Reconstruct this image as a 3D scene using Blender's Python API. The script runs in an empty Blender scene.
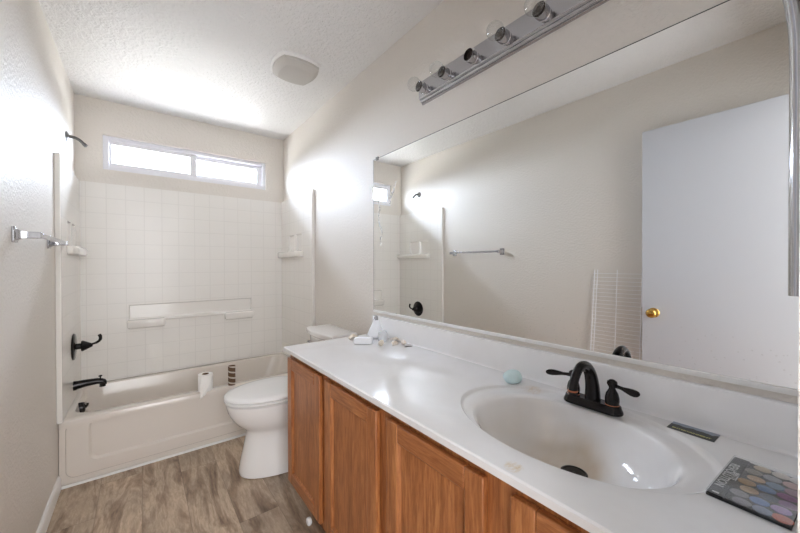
import bpy, bmesh, math, random
from mathutils import Vector, Matrix
random.seed(7)
SC = bpy.context.scene
COL = SC.collection
PI = math.pi

# ------------------------------------------------------------ key dimensions
W, D, H = 1.528, 3.407, 2.53       # room width, depth, ceiling height
ZT, YP, YT, ZR = 1.896, 2.641, 2.67, 0.38   # surround top, panel edge, tub front, tub rim
ZC, XC, YM = 0.843, 0.960, 1.742     # counter height, counter front, counter/mirror far end
YN = 0.0145                        # room face of the wall with the doorway

# ------------------------------------------------------------ camera
cam = bpy.data.cameras.new('camera'); camo = bpy.data.objects.new('camera', cam); COL.objects.link(camo)
th, a, b = math.radians(37.884), math.radians(-0.378), math.radians(0.176)
fw = Vector((math.sin(th)*math.cos(a), math.cos(th)*math.cos(a), math.sin(a)))
up = Vector((-math.sin(th)*math.sin(a), -math.cos(th)*math.sin(a), math.cos(a)))
rt = Vector((math.cos(th), -math.sin(th), 0))
rt2 = rt*math.cos(b) - up*math.sin(b); up2 = rt*math.sin(b) + up*math.cos(b)
M = Matrix((rt2, up2, -fw)).transposed().to_4x4(); M.translation = Vector((0.374, 0, 1.269))
camo.matrix_world = M
cam.sensor_width = 36; cam.lens = 333.97/800*36; cam.clip_start = 0.01
SC.camera = camo

# ------------------------------------------------------------ world, lights, exposure
wd = bpy.data.worlds.new('sky'); SC.world = wd; wd.use_nodes = True
wd.node_tree.nodes['Background'].inputs[0].default_value = (0.88, 0.93, 1.0, 1)
wd.node_tree.nodes['Background'].inputs[1].default_value = 3.0
def area(name, loc, rot, sx, sy, power, col, spread=180):
    l = bpy.data.lights.new(name, 'AREA'); l.shape = 'RECTANGLE'; l.size = sx; l.size_y = sy
    l.energy = power; l.color = col; l.spread = math.radians(spread)
    o = bpy.data.objects.new(name, l); COL.objects.link(o); o.location = loc; o.rotation_euler = rot
    return o
# bright low sky outside the high window
area('daylight', (0.75, D+1.5, 2.68), (math.radians(-90), 0, 0), 9.0, 1.15, 1500, (0.74, 0.83, 1.0))
# sunlit ground outside, sending light up through the window
area('ground_light', (0.75, D+1.6, 0.7), (math.radians(-140), 0, 0), 8.0, 2.4, 900, (0.98, 0.97, 0.95))
# added fill lamps behind the camera, aimed in through the doorway
area('doorway_fill', (0.35, -1.25, 1.35), (math.radians(90), 0, 0), 1.6, 2.1, 36, (0.91, 0.95, 1.0))
area('doorway_top_fill', (0.5, -1.0, 2.40), (math.radians(35), 0, 0), 1.2, 0.6, 9, (0.97, 0.98, 1.0))
vs = SC.view_settings
SC.display_settings.display_device = 'sRGB'
vs.view_transform = 'Standard'; vs.look = 'None'; vs.gamma = 1; vs.use_curve_mapping = False
vs.exposure = 0.92
SC.cycles.max_bounces = 14; SC.cycles.diffuse_bounces = 8; SC.cycles.glossy_bounces = 8
SC.cycles.transmission_bounces = 8; SC.cycles.transparent_max_bounces = 16
SC.cycles.use_denoising = True; SC.cycles.sample_clamp_indirect = 8

# ------------------------------------------------------------ materials
def srgb(r, g, b):
    f = lambda c: (c/255/12.92) if c/255 <= .04045 else ((c/255+.055)/1.055)**2.4
    return (f(r), f(g), f(b), 1)
class NM:
    def __init__(s, name):
        s.m = bpy.data.materials.new(name); s.m.use_nodes = True
        s.nt = s.m.node_tree; s.b = s.nt.nodes['Principled BSDF']; s._pos = None
    def n(s, t, **kw):
        x = s.nt.nodes.new(t)
        for k, v in kw.items():
            if hasattr(x, k): setattr(x, k, v)
            else: x.inputs[k.replace('_', ' ')].default_value = v
        return x
    def l(s, a, b): s.nt.links.new(a, b)
    def setp(s, **kw):
        for k, v in kw.items(): s.b.inputs[k.replace('_', ' ')].default_value = v
        return s
    def pos(s, sc=(1, 1, 1), loc=(0, 0, 0)):
        g = s.n('ShaderNodeNewGeometry'); mp = s.n('ShaderNodeMapping')
        mp.inputs['Scale'].default_value = sc; mp.inputs['Location'].default_value = loc
        s.l(g.outputs['Position'], mp.inputs['Vector']); return mp.outputs['Vector']
    def opos(s, sc=(1, 1, 1), loc=(0, 0, 0)):
        g = s.n('ShaderNodeTexCoord'); mp = s.n('ShaderNodeMapping')
        mp.inputs['Scale'].default_value = sc; mp.inputs['Location'].default_value = loc
        s.l(g.outputs['Object'], mp.inputs['Vector']); return mp.outputs['Vector']
    def noise(s, vec, scale, detail=3, rough=.5, dist=0):
        t = s.n('ShaderNodeTexNoise'); t.inputs['Scale'].default_value = scale
        t.inputs['Detail'].default_value = detail; t.inputs['Roughness'].default_value = rough
        t.inputs['Distortion'].default_value = dist
        s.l(vec, t.inputs['Vector']); return t.outputs['Fac']
    def ramp(s, fac, stops):
        r = s.n('ShaderNodeValToRGB'); e = r.color_ramp.elements
        while len(e) < len(stops): e.new(.5)
        for el, (p, c) in zip(e, stops): el.position = p; el.color = c
        s.l(fac, r.inputs['Fac']); return r.outputs['Color']
    def math(s, op, a, b=None, c=None):
        m = s.n('ShaderNodeMath'); m.operation = op
        for i, v in enumerate((a, b, c)):
            if v is None: continue
            if isinstance(v, (int, float)): m.inputs[i].default_value = v
            else: s.l(v, m.inputs[i])
        return m.outputs[0]
    def mix(s, fac, a, b, mode='MIX'):
        m = s.n('ShaderNodeMix'); m.data_type = 'RGBA'; m.blend_type = mode
        for i, v in ((0, fac), (6, a), (7, b)):
            if isinstance(v, (int, float)): m.inputs[i].default_value = v
            elif isinstance(v, tuple): m.inputs[i].default_value = v
            else: s.l(v, m.inputs[i])
        return m.outputs[2]
    def col(s, sock): s.l(sock, s.b.inputs['Base Color']); return s
    def bump(s, h, strength=.3, dist=.01):
        bp = s.n('ShaderNodeBump'); bp.inputs['Strength'].default_value = strength
        bp.inputs['Distance'].default_value = dist
        s.l(h, bp.inputs['Height']); s.l(bp.outputs[0], s.b.inputs['Normal']); return s
def plain(name, c, rough=.5, metal=0, **kw):
    m = NM(name); m.setp(Base_Color=c, Roughness=rough, Metallic=metal, **kw); return m

def paint(name, c, rough, bscale, bstr, dist=.0015):
    m = plain(name, c, rough); p = m.pos()
    n1 = m.noise(p, bscale, 4, .55); n2 = m.noise(p, bscale*.3, 2)
    h = m.math('ADD', m.ramp(n1, [(.42, (0, 0, 0, 1)), (.62, (1, 1, 1, 1))]), m.math('MULTIPLY', n2, .6))
    m.bump(h, bstr, dist); return m.m
M_wall = paint('wall_paint', srgb(222, 216, 208), .46, 70, .55, .002)
M_ceil = paint('ceiling_paint', srgb(235, 234, 233), .44, 50, .9, .003)
M_white = plain('white_trim', srgb(238, 237, 235), .35).m
M_vinyl = plain('window_vinyl', srgb(226, 226, 231), .4).m
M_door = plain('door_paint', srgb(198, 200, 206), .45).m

# moulded tile surround: tile grooves drawn by position in the room
def tile_mat(name, horiz, h0):
    m = plain(name, srgb(236, 233, 228), .27)
    g = m.n('ShaderNodeNewGeometry'); sp = m.n('ShaderNodeSeparateXYZ'); m.l(g.outputs['Position'], sp.inputs[0])
    def groove(o, org):
        f = m.math('DIVIDE', m.math('SUBTRACT', o, org), .116)
        fr = m.math('FRACT', f); d = m.math('MINIMUM', fr, m.math('SUBTRACT', 1.0, fr))
        return d, m.math('FLOOR', f)
    dx, ix = groove(sp.outputs[horiz], h0); dz, iz = groove(sp.outputs[2], .506)
    d = m.math('MINIMUM', dx, dz)
    mr = m.n('ShaderNodeMapRange'); mr.interpolation_type = 'SMOOTHSTEP'
    mr.inputs[1].default_value = .008; mr.inputs[2].default_value = .035; m.l(d, mr.inputs[0])
    up_ = mr.outputs[0]
    m.col(m.mix(up_, srgb(229, 226, 221), srgb(237, 234, 229)))
    # slight tilt of each tile
    cmb = m.n('ShaderNodeCombineXYZ'); m.l(ix, cmb.inputs[0]); m.l(iz, cmb.inputs[1])
    wn = m.n('ShaderNodeTexWhiteNoise'); wn.noise_dimensions = '2D'; m.l(cmb.outputs[0], wn.inputs['Vector'])
    h = m.math('ADD', up_, m.math('MULTIPLY', m.noise(m.pos(), 7, 1), .8))
    m.bump(h, .12, .003); return m.m
M_tileX = tile_mat('tile_surround_back', 0, .055)
M_tileY = tile_mat('tile_surround_side', 1, .043)
M_surr = plain('surround_plain', srgb(236, 233, 228), .18, 0, Coat_Weight=.2).m
M_tub = plain('tub_enamel', srgb(224, 216, 207), .18, 0, Coat_Weight=.3).m
M_porc = plain('porcelain', srgb(238, 237, 236), .09, 0, Coat_Weight=.4).m
M_seat = plain('seat_plastic', srgb(243, 243, 243), .2).m

def marble():
    m = plain('cultured_marble', srgb(235, 234, 234), .09, 0, Coat_Weight=.5, Coat_Roughness=.06)
    p = m.pos(); n1 = m.noise(p, 2.2, 4, .6, .8)
    m.col(m.ramp(n1, [(.3, srgb(229, 227, 226)), (.55, srgb(237, 236, 236)), (.8, srgb(232, 231, 232))]))
    r = m.math('MULTIPLY_ADD', m.noise(p, 9, 3), .10, .05); m.l(r, m.b.inputs['Roughness'])
    return m
mm = marble()
# yellowish water stains round the drain and below the faucet
def stain(m, base_sock):
    out = base_sock
    for (c, r, col, k) in (((1.33, .45, .70), .13, srgb(206, 186, 158), .75), ((1.24, .53, .74), .20, srgb(224, 212, 196), .6),
                           ((.990, .405, .843), .022, srgb(214, 186, 136), .7), ((1.43, .62, .838), .035, srgb(215, 196, 170), .5)):
        g = m.n('ShaderNodeNewGeometry'); v = m.n('ShaderNodeVectorMath'); v.operation = 'DISTANCE'
        v.inputs[1].default_value = c; m.l(g.outputs['Position'], v.inputs[0])
        f = m.math('SUBTRACT', 1.0, m.math('DIVIDE', v.outputs['Value'], r)); f = m.math('MAXIMUM', f, 0.0)
        nz = m.ramp(m.noise(m.pos((1, 2.5, 1)), 60 if r < .1 else 5, 3, .6), [(.35, ((0, 0, 0, 1) if r < .1 else (.6, .6, .6, 1))), (.65, (1, 1, 1, 1))])
        f = m.math('MULTIPLY', m.math('MULTIPLY', m.math('MINIMUM', m.math('MULTIPLY', f, 2), 1.0), nz), k)
        out = m.mix(f, out, col)
    return out
mm.col(stain(mm, mm.b.inputs['Base Color'].links[0].from_socket))
M_marble = mm.m

def oak(name, sc, seed=0):
    m = plain(name, srgb(176, 112, 58), .34, 0, Coat_Weight=.15, Coat_Roughness=.25)
    p = m.pos(sc, (seed, seed*2, seed*3))
    big = m.noise(p, 5.5, 3, .55, 1.6); fine = m.noise(p, 38, 4, .7, .3)
    c1 = m.ramp(big, [(.25, srgb(150, 92, 50)), (.5, srgb(180, 116, 68)), (.7, srgb(196, 134, 82)), (.85, srgb(164, 102, 58))])
    c2 = m.ramp(fine, [(.35, srgb(168, 128, 96)), (.6, (1, 1, 1, 1))])
    m.col(m.mix(.6, c1, c2, 'MULTIPLY')); m.bump(fine, .12, .001); return m.m
M_oakV = oak('oak_vertical_grain', (3.2, 3.2, .32))
M_oakH = oak('oak_horizontal_grain', (3.2, .32, 3.2), 1.3)
M_oakF = oak('oak_face_frame', (3.2, 3.0, .28), 4.1)
M_dark = plain('dark_board', srgb(92, 60, 38), .6).m  # dark brown bottom and back boards inside the carcass

def planks():
    m = plain('vinyl_plank', (.3, .25, .2, 1), .42)
    g = m.n('ShaderNodeNewGeometry'); sp = m.n('ShaderNodeSeparateXYZ'); m.l(g.outputs['Position'], sp.inputs[0])
    fx = m.math('DIVIDE', m.math('ADD', sp.outputs[0], .19), .1885); ix = m.math('FLOOR', fx)
    wn = m.n('ShaderNodeTexWhiteNoise'); wn.noise_dimensions = '1D'; m.l(ix, wn.inputs['W'])
    fy = m.math('ADD', m.math('DIVIDE', sp.outputs[1], 1.22), wn.outputs['Value']); iy = m.math('FLOOR', fy)
    cmb = m.n('ShaderNodeCombineXYZ'); m.l(ix, cmb.inputs[0]); m.l(iy, cmb.inputs[1])
    w2 = m.n('ShaderNodeTexWhiteNoise'); w2.noise_dimensions = '2D'; m.l(cmb.outputs[0], w2.inputs['Vector'])
    # grain coordinates shifted per plank
    off = m.n('ShaderNodeVectorMath'); off.operation = 'MULTIPLY_ADD'
    m.l(w2.outputs['Color'], off.inputs[0]); off.inputs[1].default_value = (7, 7, 7); m.l(g.outputs['Position'], off.inputs[2])
    mp = m.n('ShaderNodeMapping'); mp.inputs['Scale'].default_value = (1, .22, 1); m.l(off.outputs[0], mp.inputs['Vector'])
    a1 = m.noise(mp.outputs[0], 7.5, 4, .6, 1.8); a2 = m.noise(mp.outputs[0], 75, 4, .65, .6)
    a3 = m.noise(off.outputs[0], 3.2, 2)
    c1 = m.ramp(a1, [(.28, srgb(128, 106, 88)), (.42, srgb(172, 150, 128)), (.54, srgb(208, 189, 167)), (.68, srgb(186, 165, 143)), (.8, srgb(146, 124, 104))])
    c2 = m.ramp(a2, [(.3, srgb(178, 168, 158)), (.62, (1, 1, 1, 1))])
    c = m.mix(.55, c1, c2, 'MULTIPLY')
    c = m.mix(.35, c, m.ramp(a3, [(.35, srgb(150, 138, 126)), (.65, srgb(255, 250, 244))]), 'MULTIPLY')
    tone = m.math('MULTIPLY_ADD', w2.outputs['Value'], .36, .76)
    cc = m.n('ShaderNodeCombineXYZ'); [m.l(tone, cc.inputs[i]) for i in range(3)]
    c = m.mix(1.0, c, cc.outputs[0], 'MULTIPLY')
    def edge(f, w):
        fr = m.math('FRACT', f); d = m.math('MINIMUM', fr, m.math('SUBTRACT', 1.0, fr)); return m.math('LESS_THAN', d, w)
    e = m.math('MAXIMUM', edge(fx, .007), edge(fy, .0011))
    m.col(m.mix(m.math('MULTIPLY', e, .45), c, srgb(84, 72, 62)))
    m.bump(m.math('SUBTRACT', a2, e), .15, .001); return m.m
M_floor = planks()
M_chrome = plain('chrome', (.50, .50, .52, 1), .10, 1).m
M_satin = plain('satin_chrome', (.50, .50, .525, 1), .24, 1).m
M_bronze = plain('oil_rubbed_bronze', srgb(30, 26, 26), .17, .5).m
M_copper = plain('copper_edge', srgb(176, 108, 74), .3, .8).m
M_brass = plain('brass', srgb(212, 170, 92), .2, 1).m
M_black = plain('black_plastic', srgb(22, 22, 24), .3).m
M_dull = plain('dull_metal', srgb(110, 108, 106), .45, .8).m
M_sock = plain('socket_inside', srgb(58, 44, 38), .6).m
def mirror_mat():
    m = NM('mirror_silver'); m.setp(Base_Color=(.90, .915, .91, 1), Metallic=1.0, Roughness=.0)
    # dried cleaning streaks near the far end, and specks low down
    g = m.n('ShaderNodeNewGeometry'); sp = m.n('ShaderNodeSeparateXYZ'); m.l(g.outputs['Position'], sp.inputs[0])
    wob = m.math('MULTIPLY', m.math('SUBTRACT', m.noise(m.pos((1, 1, 1)), 9, 3), .5), .10)
    def streak(y0, z0, z1, w, slope=0):
        yy = m.math('ADD', sp.outputs[1], m.math('MULTIPLY', m.math('SUBTRACT', sp.outputs[2], z0), slope))
        d = m.math('ABSOLUTE', m.math('SUBTRACT', m.math('ADD', yy, wob), y0))
        s_ = m.math('LESS_THAN', d, w)
        return m.math('MULTIPLY', s_, m.math('MULTIPLY', m.math('GREATER_THAN', sp.outputs[2], z0), m.math('LESS_THAN', sp.outputs[2], z1)))
    s = m.math('MAXIMUM', streak(1.66, 1.38, 1.66, .007, -.1), streak(1.585, 1.62, 1.74, .010, .55))
    
    sn = m.ramp(m.noise(m.pos((1, 1, 1)), 60, 3), [(.35, (.1, .1, .1, 1)), (.7, (1, 1, 1, 1))])
    spk = m.n('ShaderNodeTexVoronoi'); spk.inputs['Scale'].default_value = 70; m.l(m.pos(), spk.inputs['Vector'])
    low = m.math('LESS_THAN', sp.outputs[2], m.math('MULTIPLY_ADD', m.noise(m.pos(), 4, 2), .25, .97))
    dots = m.math('MULTIPLY', m.math('LESS_THAN', spk.outputs['Distance'], .13), m.math('MULTIPLY', low, .12))
    f = m.math('MAXIMUM', m.math('MULTIPLY', m.math('MULTIPLY', s, sn), .75), dots)
    d = m.n('ShaderNodeBsdfDiffuse'); d.inputs[0].default_value = (.85, .87, .9, 1)
    mx = m.n('ShaderNodeMixShader'); m.l(f, mx.inputs[0]); m.l(m.b.outputs[0], mx.inputs[1]); m.l(d.outputs[0], mx.inputs[2])
    m.l(mx.outputs[0], m.nt.nodes['Material Output'].inputs['Surface']); return m.m
M_mirror = mirror_mat()
def glass_mat(name, tint=(1, 1, 1, 1), gl=.08, milk=0):
    m = NM(name); t = m.n('ShaderNodeBsdfTransparent'); t.inputs[0].default_value = tint
    g = m.n('ShaderNodeBsdfGlossy'); g.inputs['Roughness'].default_value = .03
    lw = m.n('ShaderNodeLayerWeight'); lw.inputs['Blend'].default_value = .25
    f = m.math('MULTIPLY_ADD', lw.outputs['Facing'], .35, gl)
    mx = m.n('ShaderNodeMixShader'); m.l(f, mx.inputs[0]); m.l(t.outputs[0], mx.inputs[1]); m.l(g.outputs[0], mx.inputs[2])
    out = mx.outputs[0]
    if milk:
        d = m.n('ShaderNodeBsdfDiffuse'); d.inputs[0].default_value = (.9, .9, .9, 1)
        m2 = m.n('ShaderNodeMixShader'); m2.inputs[0].default_value = milk
        m.l(out, m2.inputs[1]); m.l(d.outputs[0], m2.inputs[2]); out = m2.outputs[0]
    m.l(out, m.nt.nodes['Material Output'].inputs['Surface']); return m.m
M_glass = glass_mat('window_glass', (.97, .98, .98, 1), .03)
M_bulbglass = glass_mat('clear_bulb_glass', (.96, .96, .955, 1), .03, .05)
M_case = glass_mat('clear_plastic_lid', (.95, .96, .97, 1), .02, .03)

# ------------------------------------------------------------ mesh helpers
def link(name, me, parent=None, mats=(), smooth=None, bevel=0, seg=2):
    o = bpy.data.objects.new(name, me); COL.objects.link(o)
    for m in mats: me.materials.append(m)
    if parent: o.parent = parent
    if smooth is not None:
        for p in me.polygons: p.use_smooth = True
        me.set_sharp_from_angle(angle=math.radians(smooth))
    if bevel:
        bv = o.modifiers.new('bevel', 'BEVEL'); bv.width = bevel; bv.segments = seg
        bv.limit_method = 'ANGLE'; bv.angle_limit = math.radians(40); bv.harden_normals = False
    return o
def tag(o, label=None, cat=None, group=None, kind=None):
    if label: o['label'] = label
    if cat: o['category'] = cat
    if group: o['group'] = group
    if kind: o['kind'] = kind
    return o
class MB:
    def __init__(s, org=(0, 0, 0)): s.bm = bmesh.new(); s.o = Vector(org)
    def v(s, p): return s.bm.verts.new(Vector(p) - s.o)
    def face(s, vs, mi=0):
        f = s.bm.faces.new(vs); f.material_index = mi; return f
    def box(s, x0, x1, y0, y1, z0, z1, mi=0):
        v = [s.v((x, y, z)) for x in (x0, x1) for y in (y0, y1) for z in (z0, z1)]
        for q in ((0, 1, 3, 2), (4, 6, 7, 5), (0, 4, 5, 1), (2, 3, 7, 6), (0, 2, 6, 4), (1, 5, 7, 3)):
            s.face([v[i] for i in q], mi)
        return s
    def loft(s, loops, cap0=True, cap1=True, mi=0, closed=True):
        R = [[s.v(p) for p in L] for L in loops]; n = len(R[0])
        for A, B in zip(R, R[1:]):
            for i in range(n if closed else n-1):
                j = (i+1) % n; s.face([A[i], A[j], B[j], B[i]], mi)
        if cap0: s.face(R[0][::-1], mi)
        if cap1: s.face(R[-1], mi)
        return R
    def lathe(s, prof, c, axis='z', n=32, mi=0, cap=True):
        # prof: list of (radius, height along axis)
        ax = {'x': (Vector((1, 0, 0)), Vector((0, 1, 0)), Vector((0, 0, 1))), '-x': (Vector((-1, 0, 0)), Vector((0, 0, 1)), Vector((0, 1, 0))),
              'y': (Vector((0, 1, 0)), Vector((0, 0, 1)), Vector((1, 0, 0))), 'z': (Vector((0, 0, 1)), Vector((1, 0, 0)), Vector((0, 1, 0)))}[axis]
        c = Vector(c); L = []
        for r, h in prof:
            r = max(r, 1e-4)
            L.append([c + ax[0]*h + ax[1]*r*math.cos(2*PI*i/n) + ax[2]*r*math.sin(2*PI*i/n) for i in range(n)])
        return s.loft(L, cap, cap, mi)
    def tube(s, pts, rad, n=12, mi=0, flat=None):
        pts = [Vector(p) for p in pts]; L = []
        if not hasattr(rad, '__len__'): rad = [rad]*len(pts)
        ref = None
        for i, p in enumerate(pts):
            t = (pts[min(i+1, len(pts)-1)] - pts[max(i-1, 0)]).normalized()
            if ref is None:
                ref = Vector((0, 0, 1)) if abs(t.z) < .9 else Vector((1, 0, 0))
            u = (ref - t*ref.dot(t)).normalized(); w = t.cross(u); ref = u
            r = rad[i]; ru, rw = (r if not hasattr(r, '__len__') else r) if not hasattr(r, '__len__') else r[0], (r if not hasattr(r, '__len__') else r[1])
            L.append([p + u*ru*math.cos(2*PI*k/n) + w*rw*math.sin(2*PI*k/n) for k in range(n)])
        return s.loft(L, True, True, mi)
    def build(s, name, mats, parent=None, smooth=40, bevel=0, seg=2):
        bmesh.ops.recalc_face_normals(s.bm, faces=s.bm.faces)
        me = bpy.data.meshes.new(name); s.bm.to_mesh(me); s.bm.free()
        if not isinstance(mats, (list, tuple)): mats = [mats]
        o = link(name, me, parent, mats, smooth, bevel, seg)
        if parent is None: o.location = s.o
        return o
def thing(name, loc, label, cat, group=None):
    o = bpy.data.objects.new(name, None); COL.objects.link(o); o.location = loc; o.empty_display_size = .05
    tag(o, label, cat, group); return o
def rrect(x0, x1, y0, y1, r, n=8):
    pts = []
    for cx, cy, a0 in ((x1-r, y1-r, 0), (x0+r, y1-r, 90), (x0+r, y0+r, 180), (x1-r, y0+r, 270)):
        for i in range(n+1):
            t = math.radians(a0 + 90*i/n); pts.append((cx+r*math.cos(t), cy+r*math.sin(t)))
    return pts
def bez(pts, n=20):
    # Catmull-Rom through points
    P = [Vector(p) for p in pts]; P = [P[0]*2-P[1]] + P + [P[-1]*2-P[-2]]; out = []
    m = len(P)-3
    for i in range(m):
        for k in range(n):
            t = k/n; a_, b_, c_, d_ = P[i:i+4]
            out.append(.5*((2*b_)+(c_-a_)*t+(2*a_-5*b_+4*c_-d_)*t*t+(3*b_-a_-3*c_+d_)*t**3))
    out.append(P[-2]); return out

# ============================================================ SETTING
def struct(name, mb, mat, **kw):
    return tag(mb.build(name, mat, **kw), kind='structure')
struct('floor', MB().box(-.12, W+.12, -.12, D+.2, -.05, 0), M_floor)
struct('ceiling', MB().box(-.12, W+.12, -.12, D+.14, H, H+.08), M_ceil)
TW = .14
wx0, wx1, wz0, wz1 = .153, 1.357, 2.004, 2.27
w = MB()
# window wall, set back behind the surround, with a real opening
w.box(-.12, W+.12, D+.05, D+TW, 0, ZT)
w.box(-.12, W+.12, D, D+TW, ZT, wz0); w.box(-.12, W+.12, D, D+TW, wz1, H)
w.box(-.12, wx0, D, D+TW, wz0, wz1); w.box(wx1, W+.12, D, D+TW, wz0, wz1)
struct('wall_back', w, M_wall)
struct('wall_left', MB().box(-.12, 0, -.12, D, 0, H), M_wall)
struct('wall_right', MB().box(W, W+.12, -.12, D, 0, H), M_wall)
w = MB(); w.box(.78, W, YN-.12, YN, 0, H); w.box(0, .78, YN-.12, YN, 2.16, H); w.box(0, .03, YN-.12, YN, 0, 2.16)
struct('wall_near', w, M_wall)
w = MB(); w.loft([[(x, y, z) for x, z in ((0, 0), (.013, 0), (.013, .062), (.009, .074), (.004, .080), (0, .080))] for y in (YN+.75, YT-.004)])
struct('baseboard_left', w, M_white, smooth=30)
w = MB(); w.loft([[(x, y, z) for y, z in ((YT+.001, 0), (YT-.008, 0), (YT-.007, .009), (YT+.001, .013))] for x in (.014, W-.0)])
struct('trim_1', w, M_white, smooth=30)

# unseen hallway shell, added to block the sky and house the fill lamps
struct('floor_hall_blocker', MB().box(-1.3, 1.9, -2.3, -.12, -.05, 0), M_floor)
struct('ceiling_hall_blocker', MB().box(-1.3, 1.9, -2.3, -.12, H, H+.08), M_ceil)
w = MB(); w.box(-1.3, 1.9, -2.4, -2.3, 0, H); w.box(-1.4, -1.3, -2.4, -.105, 0, H); w.box(1.9, 2.0, -2.4, -.105, 0, H)
w.box(-1.3, -.12, -.12, -.06, 0, H); w.box(W+.12, 1.9, -.12, -.06, 0, H)
struct('wall_hall_blocker', w, M_wall)

# window: frame, two sashes with panes
F0, F1 = D+.022, D+.085
def ring(mb, x0, x1, z0, z1, t, y0, y1, tt=None):
    l, r, b_, t_ = tt or (t, t, t, t)
    mb.box(x0, x0+l, y0, y1, z0, z1); mb.box(x1-r, x1, y0, y1, z0, z1)
    mb.box(x0+l, x1-r, y0, y1, z0, z0+b_); mb.box(x0+l, x1-r, y0, y1, z1-t_, z1)
win = thing('window_1', (.755, D+.05, wz0), None, None); win['kind'] = 'structure'
def child(mb, name, mat, parent, **kw):
    o = mb.build(name, mat, parent, **kw)
    o.matrix_parent_inverse = Matrix.Translation(-Vector(parent_loc(parent))); return o
def parent_loc(p):
    # parts are modelled in room coordinates, so only a top-level thing shifts its children
    return Vector(p.location) if p.parent is None else Vector((0, 0, 0))
f = MB(); ring(f, wx0, wx1, wz0, wz1, .030, F0, F1, (.036, .028, .040, .030)); child(f, 'window_frame', M_vinyl, win, bevel=.003)
f = MB(); ring(f, wx0+.037, .772, wz0+.041, wz1-.031, .02, F0+.006, F0+.030, (.016, .048, .020, .030))
s1 = child(f, 'window_sash', M_vinyl, win, bevel=.002)
f = MB(); ring(f, .745, wx1-.029, wz0+.041, wz1-.031, .02, F0+.033, F0+.057, (.03, .044, .026, .036))
s2 = child(f, 'window_sash', M_vinyl, win, bevel=.002)
child(MB().box(wx0+.048, .726, F0+.016, F0+.020, wz0+.058, wz1-.050), 'window_pane', M_glass, win)
child(MB().box(.773, wx1-.066, F0+.043, F0+.047, wz0+.060, wz1-.056), 'window_pane', M_glass, win)

# open door against the left wall, seen in the mirror
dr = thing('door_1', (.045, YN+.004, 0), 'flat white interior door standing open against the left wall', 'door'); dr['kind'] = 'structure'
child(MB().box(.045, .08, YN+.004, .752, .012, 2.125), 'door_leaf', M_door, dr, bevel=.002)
k = MB(); k.lathe([(.030, 0), (.031, .003), (.026, .008), (.012, .012), (.011, .028), (.020, .034), (.028, .045), (.0285, .055), (.022, .064), (.008, .068), (.0005, .0685)], (.08, .688, .955), 'x')
child(k, 'door_knob', M_brass, dr)
k = MB(); k.box(.044, .081, .7521, .7535, .93, .985); child(k, 'latch_plate', M_brass, dr)

# ============================================================ SURROUND + TUB
sur = thing('shower_surround', (W/2, D, ZR), 'glossy white moulded tile pattern surround around the bathtub', 'shower surround')
PT = .023
def pocket_panel(mb, to3, us, vs, holes, depth):
    # face grid in (u, v) at depth 0, cells in holes pushed back
    us = sorted(set(us + [h[i] for h in holes for i in (0, 1)])); vs = sorted(set(vs + [h[i] for h in holes for i in (2, 3)]))
    def inside(u, v): return any(h[0] < u < h[1] and h[2] < v < h[3] for h in holes)
    for i in range(len(us)-1):
        for j in range(len(vs)-1):
            if inside((us[i]+us[i+1])/2, (vs[j]+vs[j+1])/2): continue
            mb.face([mb.v(to3(*q, 0)) for q in ((us[i], vs[j]), (us[i+1], vs[j]), (us[i+1], vs[j+1]), (us[i], vs[j+1]))])
    for h in holes:
        sl = .008
        A = [mb.v(to3(*q, 0)) for q in ((h[0], h[2]), (h[1], h[2]), (h[1], h[3]), (h[0], h[3]))]
        B = [mb.v(to3(*q, depth)) for q in ((h[0]+sl, h[2]+sl), (h[1]-sl, h[2]+sl), (h[1]-sl, h[3]-sl), (h[0]+sl, h[3]-sl))]
        for q in range(4): mb.face([A[q], A[(q+1) % 4], B[(q+1) % 4], B[q]], 1)
        mb.face(B, 1)
    bmesh.ops.remove_doubles(mb.bm, verts=mb.bm.verts, dist=1e-5)
ZB = ZR+.001
bp = MB(); pocket_panel(bp, lambda u, v, d: (u, D+d, v), [0.0, W], [ZB, ZT], [(.30, 1.215, .835, .952)], .018)
child(bp, 'back_panel', [M_tileX, M_surr], sur)
for sx, X in ((1, 0.0), (-1, W)):
    sp_ = MB(); f_ = lambda u, v, d, X=X, sx=sx: (X+sx*(PT-d), u, v)
    hs = [(2.875, 3.02, 1.392, 1.545), (3.055, 3.20, 1.392, 1.545)]
    pocket_panel(sp_, f_, [YP, D], [ZB, ZT], hs, .016)
    # outer thick edge and top
    e = X+sx*PT
    sp_.loft([[(X, y_, z) , (e, y_, z)] for y_, z in ((YP, ZB), (YP, ZT), (D, ZT))], False, False, 1, False)
    child(sp_, 'side_panel', [M_tileY, M_surr], sur, bevel=.0)
    # rounded outer flange lip
    child(MB().box(min(X, e+sx*.002), max(X, e+sx*.002), YP-.004, YP+.020, ZB, ZT+.002), 'side_flange', M_surr, sur, bevel=.004)
    # corner soap shelf running out of the corner along the side wall
    sh = MB(); L = []
    for z, g in ((1.335, -.010), (1.343, 0), (1.382, .003), (1.390, -.003)):
        pl = [(PT-.002, 2.845-g), (PT+.026+g, 2.850-g), (PT+.040+g, 2.875), (PT+.046+g, 2.93), (PT+.046+g, 3.20), (PT+.042+g, D-.06), (PT+.040+g, D-.001), (PT-.002, D-.001)]
        L.append([(X+sx*px, py, z) for px, py in pl])
    sh.loft(L); child(sh, 'soap_shelf', M_surr, sur, bevel=.005, smooth=50)
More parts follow.
